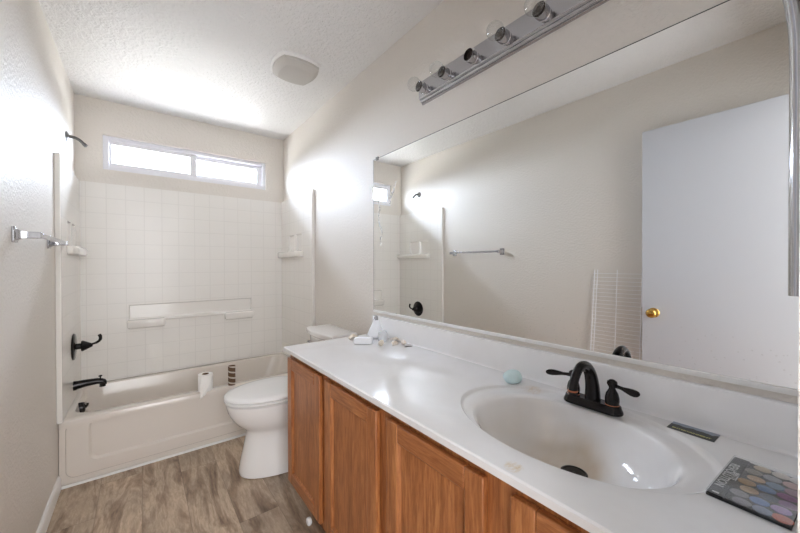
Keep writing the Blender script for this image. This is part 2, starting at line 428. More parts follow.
# two ledges and grab strip on the back niche
for x0, x1 in ((.292, .535), (.985, 1.225)):
    sh = MB(); L = []
    for z, g in ((.765, -.010), (.772, 0), (.822, .004), (.832, -.003)):
        L.append([(x, y, z) for x, y in ((x0-g, D+.027), (x0-g, D-.030-g), (x0+.02, D-.042-g), (x1-.02, D-.042-g), (x1+g, D-.030-g), (x1+g, D+.027))])
    sh.loft(L); child(sh, 'soap_ledge', M_surr, sur, bevel=.005, smooth=50)
g_ = MB(); g_.loft([[(x, y, z) for y, z in ((D+.02, .812), (D-.010, .812), (D-.018, .820), (D-.018, .830), (D-.010, .836), (D+.02, .836))] for x in (.53, .99)])
child(g_, 'grab_strip', M_surr, sur)

tub = thing('bathtub', (W/2, YT, 0), 'off-white alcove bathtub with a recessed panel on its front', 'bathtub')
t = MB(); X0, X1 = .003, W-.003
def loop(x0, x1, y0, y1, r, z): return [(x, y, z) for x, y in rrect(x0, x1, y0, y1, r)]
yb = D-.003
L = [loop(X0, X1, YT+.003, yb, .004, ZR-.045), loop(X0, X1, YT+.001, yb, .004, ZR-.016), loop(X0, X1, YT+.006, yb, .006, ZR-.004), loop(X0+.01, X1-.01, YT+.016, yb-.01, .01, ZR),
     loop(.045, W-.045, YT+.082, yb-.045, .10, ZR), loop(.052, W-.055, YT+.092, yb-.055, .10, ZR-.006),
     loop(.058, W-.065, YT+.099, yb-.062, .10, ZR-.03), loop(.072, W-.12, YT+.112, yb-.08, .10, ZR-.15),
     loop(.10, W-.20, YT+.13, yb-.10, .11, ZR-.27), loop(.15, W-.25, YT+.155, yb-.125, .10, ZR-.305), loop(.22, W-.34, YT+.22, yb-.19, .07, ZR-.312)]
t.loft(L, False, True)
# apron: raised face with recessed panel
def aloop(x0, x1, z0, z1, r, y): return [(x, y, z) for x, z in rrect(x0, x1, z0, z1, r)]
AL = [aloop(X0, X1, .001, ZR-.02, .002, YT+.012), aloop(.028, W-.028, .040, ZR-.021, .045, YT+.012), aloop(.034, W-.034, .046, ZR-.021, .042, YT+.003),
      aloop(.045, W-.045, .056, ZR-.022, .04, YT+.001), aloop(.128, W-.128, .118, ZR-.0225, .042, YT+.001), aloop(.140, W-.140, .130, ZR-.0226, .038, YT+.012)]
t.loft(AL, False, True)
t.loft([[(X0, y, z) for y, z in ((YT+.012, .001), (YT+.012, ZR-.02))], [(X0, yb, .001), (X0, yb, ZR-.02)]], False, False, 0, False)
t.loft([[(X1, y, z) for y, z in ((YT+.012, .001), (YT+.012, ZR-.02))], [(X1, yb, .001), (X1, yb, ZR-.02)]], False, False, 0, False)
child(t, 'tub_body', M_tub, tub, smooth=35)
o_ = MB(); o_.lathe([(.034, -.02), (.036, .010), (.033, .024), (.024, .030), (.0001, .031)], (.055, 2.99, .340), 'x', 28)
ov = child(o_, 'overflow_plate', M_bronze, tub)
o_ = MB(); o_.tube([(.084, 2.99, .340), (.094, 2.99, .352), (.097, 2.99, .364)], [.008, .007, .006], 10); child(o_, 'trip_lever', M_bronze, tub)

# spout, valve, shower arm
sp0 = thing('tub_spout', (PT, 3.05, .475), 'dark bronze bathtub spout low on the left tile wall', 'tub spout')
o_ = MB(); n = 20; L = []
for x, zc_, rz, ry in ((PT, .475, .031, .029), (PT+.012, .475, .031, .028), (PT+.02, .477, .028, .026), (.09, .482, .023, .023), (.14, .483, .020, .021), (.165, .478, .019, .021), (.182, .470, .017, .019), (.188, .464, .010, .012)):
    L.append([(x, 3.05+ry*math.cos(2*PI*i/n), zc_+rz*math.sin(2*PI*i/n)) for i in range(n)])
o_.loft(L); o_.lathe([(.017, -.018), (.017, .008)], (.166, 3.05, .460), 'z', 20)
child(o_, 'spout_body', M_bronze, sp0)
o_ = MB(); o_.lathe([(.004, 0), (.004, .014), (.010, .016), (.011, .021), (.006, .025)], (.155, 3.05, .495), 'z', 16); child(o_, 'diverter_knob', M_bronze, sp0)
va = thing('shower_valve', (PT, 3.045, .733), 'dark bronze round shower valve with hooked lever on left tile wall', 'shower valve')
o_ = MB(); o_.lathe([(.086, 0), (.088, .004), (.082, .010), (.050, .014), (.03, .017)], (PT, 3.045, .733), 'x', 40); child(o_, 'valve_plate', M_bronze, va)
o_ = MB(); o_.lathe([(.020, .012), (.019, .038), (.034, .040), (.036, .046), (.028, .062), (.014, .088), (.009, .096)], (PT, 3.045, .733), 'x', 28); h1 = child(o_, 'valve_handle', M_bronze, va)
o_ = MB(); o_.tube(bez([(.105, 3.045, .737), (.135, 3.045, .745), (.155, 3.045, .762), (.157, 3.045, .785), (.150, 3.045, .800)], 6), [(.007)]*6+[.008]*6+[.009]*6+[.010]*6+[.006], 12)
child(o_, 'lever', M_bronze, va)
sa = thing('bent_shower_pipe', (0, 3.05, 2.109), 'dark metal bent shower arm without a head, high on left wall', 'shower arm')
o_ = MB(); o_.lathe([(.033, 0), (.032, .004), (.022, .010), (.011, .014)], (0, 3.05, 2.109), 'x', 28); child(o_, 'flange', M_dull, sa)
o_ = MB(); o_.tube(bez([(.0, 3.05, 2.109), (.035, 3.05, 2.109), (.062, 3.05, 2.097), (.085, 3.05, 2.074), (.089, 3.05, 2.069)], 6), .0095, 14); o_.tube([(.083, 3.05, 2.076), (.095, 3.05, 2.063)], .0115, 14)
child(o_, 'pipe', M_dull, sa)

# towel bar on left wall
tb = thing('towel_bar', (0, 2.17, 1.385), 'chrome flat towel bar with square posts on the left wall', 'towel bar')
ba = MB(); ba.box(.062, .071, 1.87, 2.475, 1.377, 1.395); child(ba, 'bar', M_satin, tb, bevel=.002)
for y in (1.875, 2.470):
    p = MB(); L = []
    for x, hh in ((0, .030), (.006, .030), (.009, .022), (.022, .015), (.040, .013), (.074, .012)):
        L.append([(x, y+a_*hh*.8, 1.385+b_*hh) for a_, b_ in ((-1, -1), (1, -1), (1, 1), (-1, 1))])
    p.loft(L); child(p, 'post', M_chrome, tb, bevel=.0015, smooth=30)

# paper roll and cardboard tube on the tub rim
RY = YT+.048
tp = thing('toilet_paper_roll', (.735, RY, ZR), 'nearly used up toilet paper roll with hanging sheet on tub rim', 'toilet paper')
o_ = MB(); o_.lathe([(.022, .002), (.0455, 0), (.046, .003), (.046, .112), (.045, .115), (.022, .115), (.022, .002)], (.735, RY, ZR+.001), 'z', 36, cap=False)
paper = plain('tissue_paper', srgb(245, 243, 240), .9).m; card_m = plain('cardboard', srgb(112, 88, 68), .85).m
child(o_, 'paper', paper, tp)
o_ = MB(); o_.lathe([(.0185, .001), (.0215, .001), (.0215, .116), (.0185, .116), (.0185, .001)], (.735, RY, ZR+.001), 'z', 28, cap=False); child(o_, 'core', card_m, tp)
o_ = MB(); rows = []
for i in range(13):
    s_ = i/12; z = ZR+.112 - .138*s_ ; wd_ = .040*(1-s_*.62)
    yc_ = RY-.044 - .012*s_ - (.0 if s_ < .75 else .006)
    row = []
    for k_ in range(11):
        q = k_/10*2-1
        xx = .740 - .030*s_ + q*wd_; row.append((xx, yc_ + .010*q*q*(1-s_) - .006*math.sin(q*5+s_*3)*s_ + .006*abs(q)*0, z + .012*q*s_))
    rows.append(row)
G = [[o_.v(p) for p in r_] for r_ in rows]
for A, B in zip(G, G[1:]):
    for i in range(10): o_.face([A[i], A[i+1], B[i+1], B[i]])
ps = child(o_, 'loose_sheet', paper, tp, smooth=80); sm = ps.modifiers.new('t', 'SOLIDIFY'); sm.thickness = .0008
def spiral():
    m = plain('cardboard_spiral', srgb(112, 88, 68), .85); g = m.n('ShaderNodeTexCoord'); sp_ = m.n('ShaderNodeSeparateXYZ'); m.l(g.outputs['Object'], sp_.inputs[0])
    an = m.math('ARCTAN2', sp_.outputs[1], sp_.outputs[0])
    f = m.math('FRACT', m.math('ADD', m.math('DIVIDE', sp_.outputs[2], .040), m.math('DIVIDE', an, 2*PI)))
    f = m.math('ADD', f, m.math('MULTIPLY', m.math('SUBTRACT', m.noise(m.opos(), 60, 2), .5), .1))
    m.col(m.mix(m.math('LESS_THAN', f, .27), srgb(104, 80, 60), srgb(205, 196, 185))); return m.m
ct = MB((.905, RY, ZR+.001)); ct.lathe([(.021, 0), (.0245, 0), (.0245, .14), (.021, .14), (.021, 0)], (.905, RY, ZR+.001), 'z', 32, cap=False)
tag(ct.build('cardboard_tube', spiral()), 'empty brown cardboard toilet paper tube with torn paper bands on tub rim', 'cardboard tube')

# ============================================================ TOILET
toi = thing('toilet', (1.15, 2.18, 0), 'white toilet with closed lid between the bathtub and the vanity', 'toilet')
YC = 2.175
def egg(xf, xb, hw, z, n=40, p=2.0, frac=.62):
    # egg outline: front tip at xf, back at xb, widest at frac of length from the front
    xm = xf + (xb-xf)*frac; out = []
    for i in range(n):
        t_ = 2*PI*i/n; c, s_ = math.cos(t_), math.sin(t_)
        ax = (xb-xm) if c > 0 else (xm-xf); pw = 1.0 if c <= 0 else .72
        cx_ = math.copysign(abs(c)**(1 if c <= 0 else .7), c)
        out.append((xm + ax*cx_, YC + hw*math.copysign(abs(s_)**(.92 if c <= 0 else .8), s_), z))
    return out
o_ = MB()
o_.loft([egg(.852, 1.36, .150, .001), egg(.838, 1.37, .160, .006), egg(.834, 1.37, .158, .03), egg(.846, 1.36, .150, .09), egg(.862, 1.34, .140, .16), egg(.874, 1.33, .134, .22), egg(.878, 1.32, .134, .255),
         egg(.866, 1.31, .142, .278), egg(.832, 1.29, .162, .305), egg(.800, 1.29, .178, .345), egg(.778, 1.28, .188, .39), egg(.768, 1.27, .192, .43), egg(.768, 1.265, .193, .440), egg(.780, 1.26, .181, .446)])
child(o_, 'bowl', M_porc, toi, smooth=60)
o_ = MB(); o_.loft([egg(.772, 1.235, .188, .4535), egg(.758, 1.24, .200, .458), egg(.758, 1.24, .200, .466), egg(.770, 1.235, .188, .470)]); child(o_, 'seat', M_seat, toi, smooth=50)
o_ = MB(); o_.loft([egg(.764, 1.225, .196, .4725), egg(.757, 1.23, .201, .477), egg(.757, 1.23, .201, .484), egg(.764, 1.225, .194, .491), egg(.80, 1.20, .165, .4965), egg(.90, 1.12, .08, .500)]); child(o_, 'seat_lid', M_seat, toi, smooth=50)
for dy in (-.075, .075):
    o_ = MB(); o_.box(1.20, 1.255, YC+dy-.022, YC+dy+.022, .452, .492); child(o_, 'hinge', M_seat, toi, bevel=.006, seg=3)
def tank_loop(xf, xb, hw, z, bow=.03):
    pts = [(xb, -hw), (xb, hw)]
    for i in range(13):
        q = 1-2*i/12; pts.append((xf + bow*(q*q), q*hw))
    return [(x, YC-.028+y, z) for x, y in pts]
o_ = MB(); o_.loft([tank_loop(1.37, 1.50, .165, .40), tank_loop(1.345, 1.505, .180, .46), tank_loop(1.322, 1.510, .196, .77)]); child(o_, 'tank', M_porc, toi, bevel=.012, seg=3)
o_ = MB(); o_.loft([tank_loop(1.312, 1.517, .205, .772), tank_loop(1.304, 1.519, .211, .778), tank_loop(1.304, 1.519, .211, .806), tank_loop(1.315, 1.512, .202, .814)]); child(o_, 'tank_lid', M_porc, toi, bevel=.006, seg=3)
o_ = MB(); o_.tube([(1.345, 2.29, .715), (1.320, 2.29, .715)], .012, 14); o_.tube([(1.318, 2.295, .715), (1.312, 2.22, .708)], [.006, .008], 10); child(o_, 'flush_lever', M_chrome, toi)
for dy in (-.165, .165):
    o_ = MB(); o_.lathe([(.016, 0), (.015, .010), (.008, .016), (.0001, .017)], (1.14, YC+dy, .001), 'z', 16); child(o_, 'bolt_cap', M_seat, toi)

# ============================================================ VANITY
YV0, YV1 = YN+.003, 1.737          # cabinet ends
XF = .995                          # face frame plane; doors stand proud of it
ZF0, ZF1 = .135, ZC-.0205
cab = thing('vanity_cabinet', (1.24, .86, 0), 'honey oak vanity cabinet with four framed doors below the white top', 'vanity cabinet')
c_ = MB()
for a_, b_ in ((YV1-.016, YV1), (YV0, YV0+.016)):
    c_.box(XF+.018, W-.004, a_, b_, .135, ZF1, 0); c_.box(XF+.078, W-.004, a_, b_, 0, .1349, 0)
c_.box(XF+.06, W-.004, YV0+.016, YV1-.016, .135, .150, 1); c_.box(XF+.065, XF+.078, YV0+.016, YV1-.016, 0, .135, 0)
c_.box(W-.012, W-.004, YV0+.016, YV1-.016, .15, ZF1, 1)
child(c_, 'carcass', [M_oakF, M_dark], cab)
ff = MB()
DOORS = [(1.343, 1.731), (.905, 1.289), (.474, .848), (.030, .405)]
ff.box(XF, XF+.018, YV0, YV1, ZF1-.045, ZF1); ff.box(XF, XF+.018, YV0, YV1, ZF0, ZF0+.04)
for y0, y1 in ((1.70, YV1), (1.27, 1.36), (.835, .92), (.39, .490), (YV0, .045)):
    ff.box(XF-.0002, XF+.0178, y0, y1, ZF0+.0002, ZF1-.0002)
child(ff, 'face_frame', M_oakF, cab)
for i, (y0, y1) in enumerate(DOORS):
    z0, z1 = .148, .789; xd, tk, fwd = XF-.0195, .019, .056
    d_ = MB()
    d_.box(xd, xd+tk, y0, y0+fwd, z0, z1, 0); d_.box(xd, xd+tk, y1-fwd, y1, z0, z1, 0)
    d_.box(xd, xd+tk, y0+fwd+.0004, y1-fwd-.0004, z0, z0+fwd, 1); d_.box(xd, xd+tk, y0+fwd+.0004, y1-fwd-.0004, z1-fwd, z1, 1)
    dd = child(d_, 'door', [M_oakV, M_oakH], cab, bevel=.0035, seg=2)
    # sloped inner moulding down to flat panel
    q = MB(); a0, a1, b0, b1 = y0+fwd-.001, y1-fwd+.001, z0+fwd-.001, z1-fwd+.001
    L = []
    for x, g in ((xd+.002, 0), (xd+.0035, .003), (xd+.006, .0045), (xd+.0105, .009), (xd+.0105, .0095)):
        L.append([(x, a0+g, b0+g), (x, a1-g, b0+g), (x, a1-g, b1-g), (x, a0+g, b1-g)])
    q.loft(L, False, True); q.loft([L[0], [(xd+.016, a0, b0), (xd+.016, a1, b0), (xd+.016, a1, b1), (xd+.016, a0, b1)]], False, True)
    child(q, 'door_panel', M_oakV, dd, smooth=20)

# countertop with integral bowl
ct_ = thing('vanity_countertop', (1.23, .86, ZC), 'glossy white cultured marble vanity top with integral oval basin', 'countertop')
t = MB(); bm = t.bm
cx_, cy_ = 1.268, .432; NE = 96
def ell(cx, cy, ax, ay, z): return [(cx+ax*math.cos(2*PI*i/NE), cy+ay*math.sin(2*PI*i/NE), z) for i in range(NE)]
y0_, y1_ = YN+.001, YM
outer = []
import itertools
def seg(p, q, n): return [(p[0]+(q[0]-p[0])*i/n, p[1]+(q[1]-p[1])*i/n) for i in range(n)]
xb_ = W-.001
rect = seg((xb_, cy_), (xb_, y1_), 12) + seg((xb_, y1_), (XC, y1_), 12) + seg((XC, y1_), (XC, cy_), 24) + seg((XC, cy_), (XC, y0_), 12) + seg((XC, y0_), (xb_, y0_), 24) + seg((xb_, y0_), (xb_, cy_), 12)
# resample nothing: 96 points
rim = [(x, y, ZC) for x, y in rect]
inset = []
for x, y in rect:
    inset.append((min(max(x, XC+.004), xb_), min(max(y, y0_), y1_-.004), ZC))
mid = [(x if x > XC+.001 else XC, y, ZC-.004) for x, y in rect]
bot = [(x, y, ZC-.020) for x, y in rect]
low = [(x if x > XC+.001 else XC+.022, y, ZC-.0201) for x, y in rect]
# top plane from the inset rectangle to the outer oval
oval = [(1.268, .432, .224, .295)]
lps = [low, bot, mid, inset]
ox, oy, oax, oay = 1.271, .436, .222, .314
for fx in (.0,): pass
e0 = ell(ox, oy, oax, oay, ZC)
# intermediate blending rings keep the fan of quads tidy
for tt in (.5,):
    lps.append([tuple(Vector(p)*(1-tt)+Vector(q)*tt) for p, q in zip(inset, e0)])
lps.append(e0)
lps.append(ell(ox-.0005, oy, oax-.003, oay-.003, ZC-.0006))
lps.append(ell(ox-.002, oy, oax-.008, oay-.009, ZC-.0050))
lps.append(ell(ox-.0025, oy, oax-.012, oay-.014, ZC-.0078))
lps.append(ell(ox-.003, oy, oax-.015, oay-.018, ZC-.0085))
ix, iy, iax, iay = 1.243, .428, .190, .246
def bl(s0): return (ox-.003+(ix-ox+.003)*s0, oy+(iy-oy)*s0, (oax-.014)+(iax-oax+.014)*s0, (oay-.016)+(iay-oay+.016)*s0)
lps.append(ell(*bl(.5), ZC-.0088)); lps.append(ell(*bl(.90), ZC-.0100))
dcx, dcy = 1.318, .432
for k_, (s_, z) in enumerate(((1.0, -.0125), (.985, -.0155), (.968, -.022), (.95, -.032), (.92, -.048), (.87, -.070), (.80, -.092), (.70, -.114), (.58, -.131), (.45, -.142), (.32, -.148), (.22, -.1505), (.14, -.152))):
    u = 1-s_; lps.append(ell(ix+(dcx-ix)*min(1, u*1.15), iy+(dcy-iy)*min(1, u*1.15), iax*s_, iax*s_+(iay-iax)*s_, ZC+z))
t.loft(lps, False, False)
child(t, 'top', M_marble, ct_, smooth=30)
o_ = MB(); o_.lathe([(.034, -.0), (.030, .002), (.024, -.001), (.022, -.010), (.0001, -.011)], (dcx, dcy, ZC-.1515), 'z', 32); child(o_, 'drain', M_black, ct_)
o_ = MB(); o_.lathe([(.019, 0), (.020, .003), (.012, .007), (.0001, .008)], (dcx, dcy, ZC-.159), 'z', 28); child(o_, 'stopper', M_black, ct_)
bs = MB(); bs.loft([[(x, y, z) for x, z in ((W-.001, ZC+.0005), (W-.027, ZC+.0005), (W-.0235, ZC+.002), (W-.0215, ZC+.005), (W-.0208, ZC+.010), (W-.020, .948), (W-.018, .953), (W-.013, .955), (W-.001, .955))] for y in (y0_, y1_)])
child(bs, 'backsplash', M_marble, ct_, smooth=30)

# faucet
fa = thing('faucet', (1.47, .452, ZC), 'dark bronze two handle arched faucet at the back of the basin', 'faucet')
FX, FY, FZ = 1.437, .434, ZC-.0005
def stad(hx, hy, z, n=12):
    pts = []
    for i in range(n+1):
        t_ = PI*i/n; pts.append((FX+hx*math.cos(t_), FY+hy-hx+hx*math.sin(t_), z))
    for i in range(n+1):
        t_ = PI+PI*i/n; pts.append((FX+hx*math.cos(t_), FY-hy+hx+hx*math.sin(t_), z))
    return pts
o_ = MB(); o_.loft([stad(.026, .081, FZ), stad(.027, .082, FZ+.003), stad(.0265, .081, FZ+.007), stad(.022, .078, FZ+.014), stad(.0205, .0765, FZ+.021), stad(.018, .074, FZ+.0235)]); child(o_, 'base_plate', M_bronze, fa, smooth=35)
o_ = MB(); pts = bez([(FX+.004, FY, FZ+.018), (FX+.002, FY, FZ+.060), (FX-.012, FY, FZ+.100), (FX-.040, FY, FZ+.128), (FX-.078, FY, FZ+.132), (FX-.108, FY, FZ+.110), (FX-.120, FY, FZ+.080), (FX-.122, FY, FZ+.064)], 8)
nr = len(pts); o_.tube(pts, [.0215-.0100*min(1, i/(nr*.6)) if i < nr*.9 else .0120 for i in range(nr)], 20); sp1 = child(o_, 'spout', M_bronze, fa, smooth=60)
o_ = MB(); o_.lathe([(.0125, 0), (.0135, .002), (.0125, .004)], (FX-.122, FY, FZ+.074), 'z', 20); child(o_, 'spout_ring', M_copper, sp1)
o_ = MB(); o_.lathe([(.003, 0), (.003, .040), (.0055, .043), (.005, .050), (.0001, .052)], (FX+.0235, FY, FZ+.0145), 'z', 12); child(o_, 'lift_rod', M_bronze, fa)
for s_ in (1, -1):
    yh = FY+s_*.054
    o_ = MB(); o_.lathe([(.0175, 0), (.0175, .010), (.0185, .014), (.0180, .024), (.0150, .036), (.0095, .046), (.0080, .051), (.0105, .056), (.0135, .062), (.0125, .069), (.0060, .074), (.0001, .075)], (FX, yh, FZ+.021), 'z', 24)
    hb = child(o_, 'handle', M_bronze, fa, smooth=60)
    o_ = MB(); o_.lathe([(.0178, 0), (.0184, .001), (.0178, .002)], (FX, yh, FZ+.0235), 'z', 24); child(o_, 'handle_ring', M_copper, hb)
    o_ = MB(); L = []; n = 14
    for q, wd2, tk2, dz in ((0, .0055, .0045, 0), (.016, .0042, .0036, .000), (.026, .0050, .0032, -.0005), (.038, .0085, .0030, -.001), (.052, .0115, .0028, -.0015), (.064, .0115, .0026, -.0015), (.072, .0085, .0024, -.001), (.0765, .003, .0012, -.0005)):
        L.append([(FX-.002-q*.9*.35+wd2*math.cos(2*PI*i/n)*.9, yh+s_*(q*.9+.006), FZ+.080+dz+tk2*math.sin(2*PI*i/n)+wd2*math.cos(2*PI*i/n)*.55) for i in range(n)])
    o_.loft(L); child(o_, 'lever', M_bronze, hb, smooth=70)

# ============================================================ MIRROR
mi = thing('vanity_mirror', (W, .88, .985), 'large frameless wall mirror above the backsplash', 'mirror')
child(MB().box(W-.006, W-.0005, YN+.004, YM-.001, .986, 1.915), 'mirror_glass', M_mirror, mi)
m_edge = plain('mirror_edge', srgb(60, 62, 64), .4).m
e_ = MB(); e_.box(W-.0064, W-.0004, YN+.004, YM, 1.9151, 1.9175); e_.box(W-.0064, W-.0004, YM-.0009, YM+.0012, .986, 1.9175); child(e_, 'edge', m_edge, mi)
e_ = MB(); e_.loft([[(x, y, z) for x, z in ((W-.0005, .974), (W-.009, .974), (W-.0105, .977), (W-.0105, .9865), (W-.0085, .988), (W-.0067, .9865), (W-.0067, .9855), (W-.0005, .9855))] for y in (YN+.004, YM)]); child(e_, 'channel', M_white, mi)
for y in (1.70,):
    e_ = MB(); e_.box(W-.010, W-.0005, y-.012, y+.012, 1.905, 1.926); child(e_, 'clip', M_dull, mi, bevel=.002)

# ============================================================ VANITY LIGHT
vl = thing('vanity_light', (W, .68, 2.145), 'long chrome vanity light bar with round bulbs and one empty socket', 'vanity light')
ZL = 2.147
prof = [(W-.0005, ZL-.062), (W-.006, ZL-.062), (W-.010, ZL-.058), (W-.010, ZL-.054), (W-.018, ZL-.052), (W-.020, ZL-.047), (W-.020, ZL-.043), (W-.028, ZL-.040), (W-.030, ZL-.036),
        (W-.030, ZL+.036), (W-.028, ZL+.040), (W-.020, ZL+.043), (W-.020, ZL+.047), (W-.018, ZL+.052), (W-.010, ZL+.054), (W-.010, ZL+.058), (W-.006, ZL+.062), (W-.0005, ZL+.062)]
e_ = MB(); e_.loft([[(x, y, z) for x, z in prof] for y in (.085, 1.285)]); child(e_, 'backplate', M_satin, vl, smooth=20)
for i in range(8):
    y = 1.218-.1535*i; z = ZL-.022+.002
    e_ = MB(); e_.lathe([(.0165, .0), (.0165, .010), (.0225, .014), (.0235, .022), (.021, .024), (.0245, .030), (.0250, .058), (.0238, .0585), (.0230, .040)], (W-.030, y, z), '-x', 28, cap=False)
    so = child(e_, 'socket', M_chrome, vl, smooth=35)
    e_ = MB(); e_.lathe([(.0226, .040), (.013, .040), (.013, .052), (.010, .052), (.010, .034), (.0001, .034)], (W-.030, y, z), '-x', 24, cap=False); child(e_, 'socket_liner', M_sock, so)
    if i != 2:
        e_ = MB(); pr = [(.010, .036), (.012, .058)]
        for k_ in range(15):
            t_ = math.radians(20+160*k_/14); pr.append((.032*math.sin(t_), .058+.030-.032*math.cos(t_)))
        pr[-1] = (.0002, pr[-1][1]); e_.lathe(pr, (W-.030, y, z), '-x', 32, cap=False); child(e_, 'bulb', M_bulbglass, so, smooth=80)

# ceiling fan / light
cf = thing('ceiling_light', (1.163, 2.085, H), 'small square white dome light with bowed sides on the ceiling', 'ceiling light')
def bowed(h, bow, z, n=10):
    pts = []
    for k_ in range(4):
        a_ = PI/2*k_
        for i in range(n):
            q = -1+2*i/n; u, v = h+bow*(1-q*q), q*h
            pts.append((1.163+u*math.cos(a_)-v*math.sin(a_), 2.09+u*math.sin(a_)+v*math.cos(a_), z))
    return pts
e_ = MB(); e_.loft([bowed(.118, .024, H-.0005), bowed(.118, .024, H-.016), bowed(.114, .023, H-.020)]); child(e_, 'housing', M_white, cf, smooth=30)
M_diff = plain('frosted_diffuser', srgb(196, 192, 186), .45).m
e_ = MB(); e_.loft([bowed(.110, .022, H-.0205), bowed(.108, .022, H-.034), bowed(.085, .017, H-.058), bowed(.080, .016, H-.060)]); child(e_, 'diffuser', M_diff, cf, smooth=25)

# ============================================================ SMALL THINGS ON THE COUNTER
# upside-down LED bulb
M_led = plain('white_bulb_plastic', srgb(240, 241, 246), .35).m; M_dome = plain('bulb_dome', srgb(236, 238, 245), .25).m
BX, BY = 1.450, 1.610
lb = thing('light_bulb', (BX, BY, ZC), 'white cone shaped light bulb standing cap up on the countertop', 'light bulb')
e_ = MB(); e_.lathe([(.0001, .001), (.030, .002), (.043, .008), (.0480, .016)], (BX, BY, ZC), 'z', 36); child(e_, 'dome', M_dome, lb, smooth=70)
e_ = MB(); e_.lathe([(.0480, .0161), (.0500, .018), (.0490, .027), (.037, .056), (.025, .080), (.0180, .094), (.0150, .101), (.0140, .104)], (BX, BY, ZC), 'z', 36); child(e_, 'body', M_led, lb, smooth=50)
e_ = MB(); pr = [(.0125, .1041)]
for k_ in range(6): pr += [(.0132, .1055+k_*.0034), (.0120, .1072+k_*.0034)]
pr += [(.010, .1265), (.005, .129), (.0001, .1295)]
e_.lathe(pr, (BX, BY, ZC), 'z', 24); child(e_, 'screw_cap', M_satin, lb, smooth=60)

def lump(name, loc, sx, sy, sz, mat, label, cat, seed, group=None, rough=.12, rz=0, flatb=True, fr=18):
    bm_ = bmesh.new(); bmesh.ops.create_icosphere(bm_, subdivisions=4, radius=1)
    rnd = random.Random(seed); ph = [rnd.uniform(0, 6) for _ in range(6)]
    for v in bm_.verts:
        p = v.co.copy(); r_ = 1 + rough*(math.sin(2.3*p.x+ph[0])*math.cos(2.1*p.y+ph[1]) + .6*math.sin(4.1*p.z+ph[2]+2*p.x))
        v.co = Vector((p.x*sx*r_, p.y*sy*r_, max(p.z*r_, -.72 if flatb else -2)*sz))
    zmin = min(v.co.z for v in bm_.verts)
    for v in bm_.verts: v.co.z -= zmin
    me = bpy.data.meshes.new(name); bm_.to_mesh(me); bm_.free()
    o = link(name, me, None, [mat], 80); o.location = loc; o.rotation_euler = (0, 0, rz); tag(o, label, cat, group); return o
M_aqua = plain('aqua_soap', srgb(208, 230, 232), .55, 0, Subsurface_Weight=.0).m
lump('soap', (1.432, .700, ZC+.0005), .037, .030, .026, M_aqua, 'pale aqua rounded lump of soap on countertop left of the faucet', 'soap', 3, rough=.07)
M_shell = NM('shell'); M_shell.setp(Roughness=.45)
M_shell.col(M_shell.ramp(M_shell.noise(M_shell.opos(), 60, 3), [(.35, srgb(214, 196, 176)), (.5, srgb(236, 230, 222)), (.7, srgb(226, 206, 182))])); M_shell = M_shell.m
M_tan = plain('tan_shell', srgb(236, 226, 210), .5).m
M_cryst = glass_mat('crystal', (.9, .92, .94, 1), .18, .35)

def seashell(loc, r, rz, mat, label, tilt=0):
    # ribbed fan shell
    bm_ = bmesh.new(); rows_ = 8; cols = 28; G = []
    for i in range(rows_+1):
        s_ = i/rows_; row = []
        for k_ in range(cols+1):
            t_ = math.radians(-70+140*k_/cols); rr = r*s_*(1+.05*math.cos(k_*PI/2*1.0))
            row.append(bm_.verts.new((rr*math.sin(t_), rr*math.cos(t_), r*.50*math.sin(PI*(.12+.86*s_)*.98)*(1-.4*abs(t_)) + (.04*r*math.cos(k_*PI/2) * s_))))
        G.append(row)
    for A, B in zip(G, G[1:]):
        for k_ in range(cols): bm_.faces.new([A[k_], A[k_+1], B[k_+1], B[k_]])
    bmesh.ops.remove_doubles(bm_, verts=bm_.verts, dist=1e-5)
    zm = min(v.co.z for v in bm_.verts)
    for v in bm_.verts: v.co.z -= zm - .0015
    me = bpy.data.meshes.new('seashell'); bm_.to_mesh(me); bm_.free()
    o = link('seashell', me, None, [mat], 60); o.location = loc; o.rotation_euler = (0, 0, rz)
    sd = o.modifiers.new('t', 'SOLIDIFY'); sd.thickness = .0018; sd.offset = 0
    return tag(o, label, 'seashell', 'seashells around the white bulb')
def spiral_shell(loc, ln, r, rz, mat, label):
    mb_ = MB(); pr = []
    for i in range(25):
        s_ = i/24; pr.append((max(r*math.sin(PI*min(1, s_*1.15+.05))**.7*(1-s_*.55)*(1+.10*math.cos(s_*30)) if s_ < .85 else r*.35*(1-s_)/.15+.0003, .0003), ln*s_))
    mb_.lathe(pr, (0, -ln/2, r*1.02), 'y', 20)
    o = mb_.build('seashell', mat, smooth=60); o.location = loc; o.rotation_euler = (0, 0, rz)
    return tag(o, label, 'seashell', 'seashells around the white bulb')
seashell((1.350, 1.665, ZC), .045, .5, M_tan, 'tan fan shell left of the white bulb by the wall')
spiral_shell((1.370, 1.440, ZC), .085, .017, -.75, M_tan, 'small tan spiral shell in front of the white bulb')
seashell((1.425, 1.430, ZC), .038, -2.4, M_shell, 'small mottled fan shell right of the tan spiral shell')
spiral_shell((1.472, 1.385, ZC), .075, .015, -.5, M_shell, 'mottled spiral shell at the right end of the group')
seashell((1.482, 1.480, ZC), .036, -1.2, M_shell, 'mottled fan shell closest to the backsplash')
lump('crystal', (1.425, 1.510, ZC+.001), .026, .024, .038, M_cryst, 'clear glassy stone standing right of the white bulb', 'stone', 11, rough=.18)
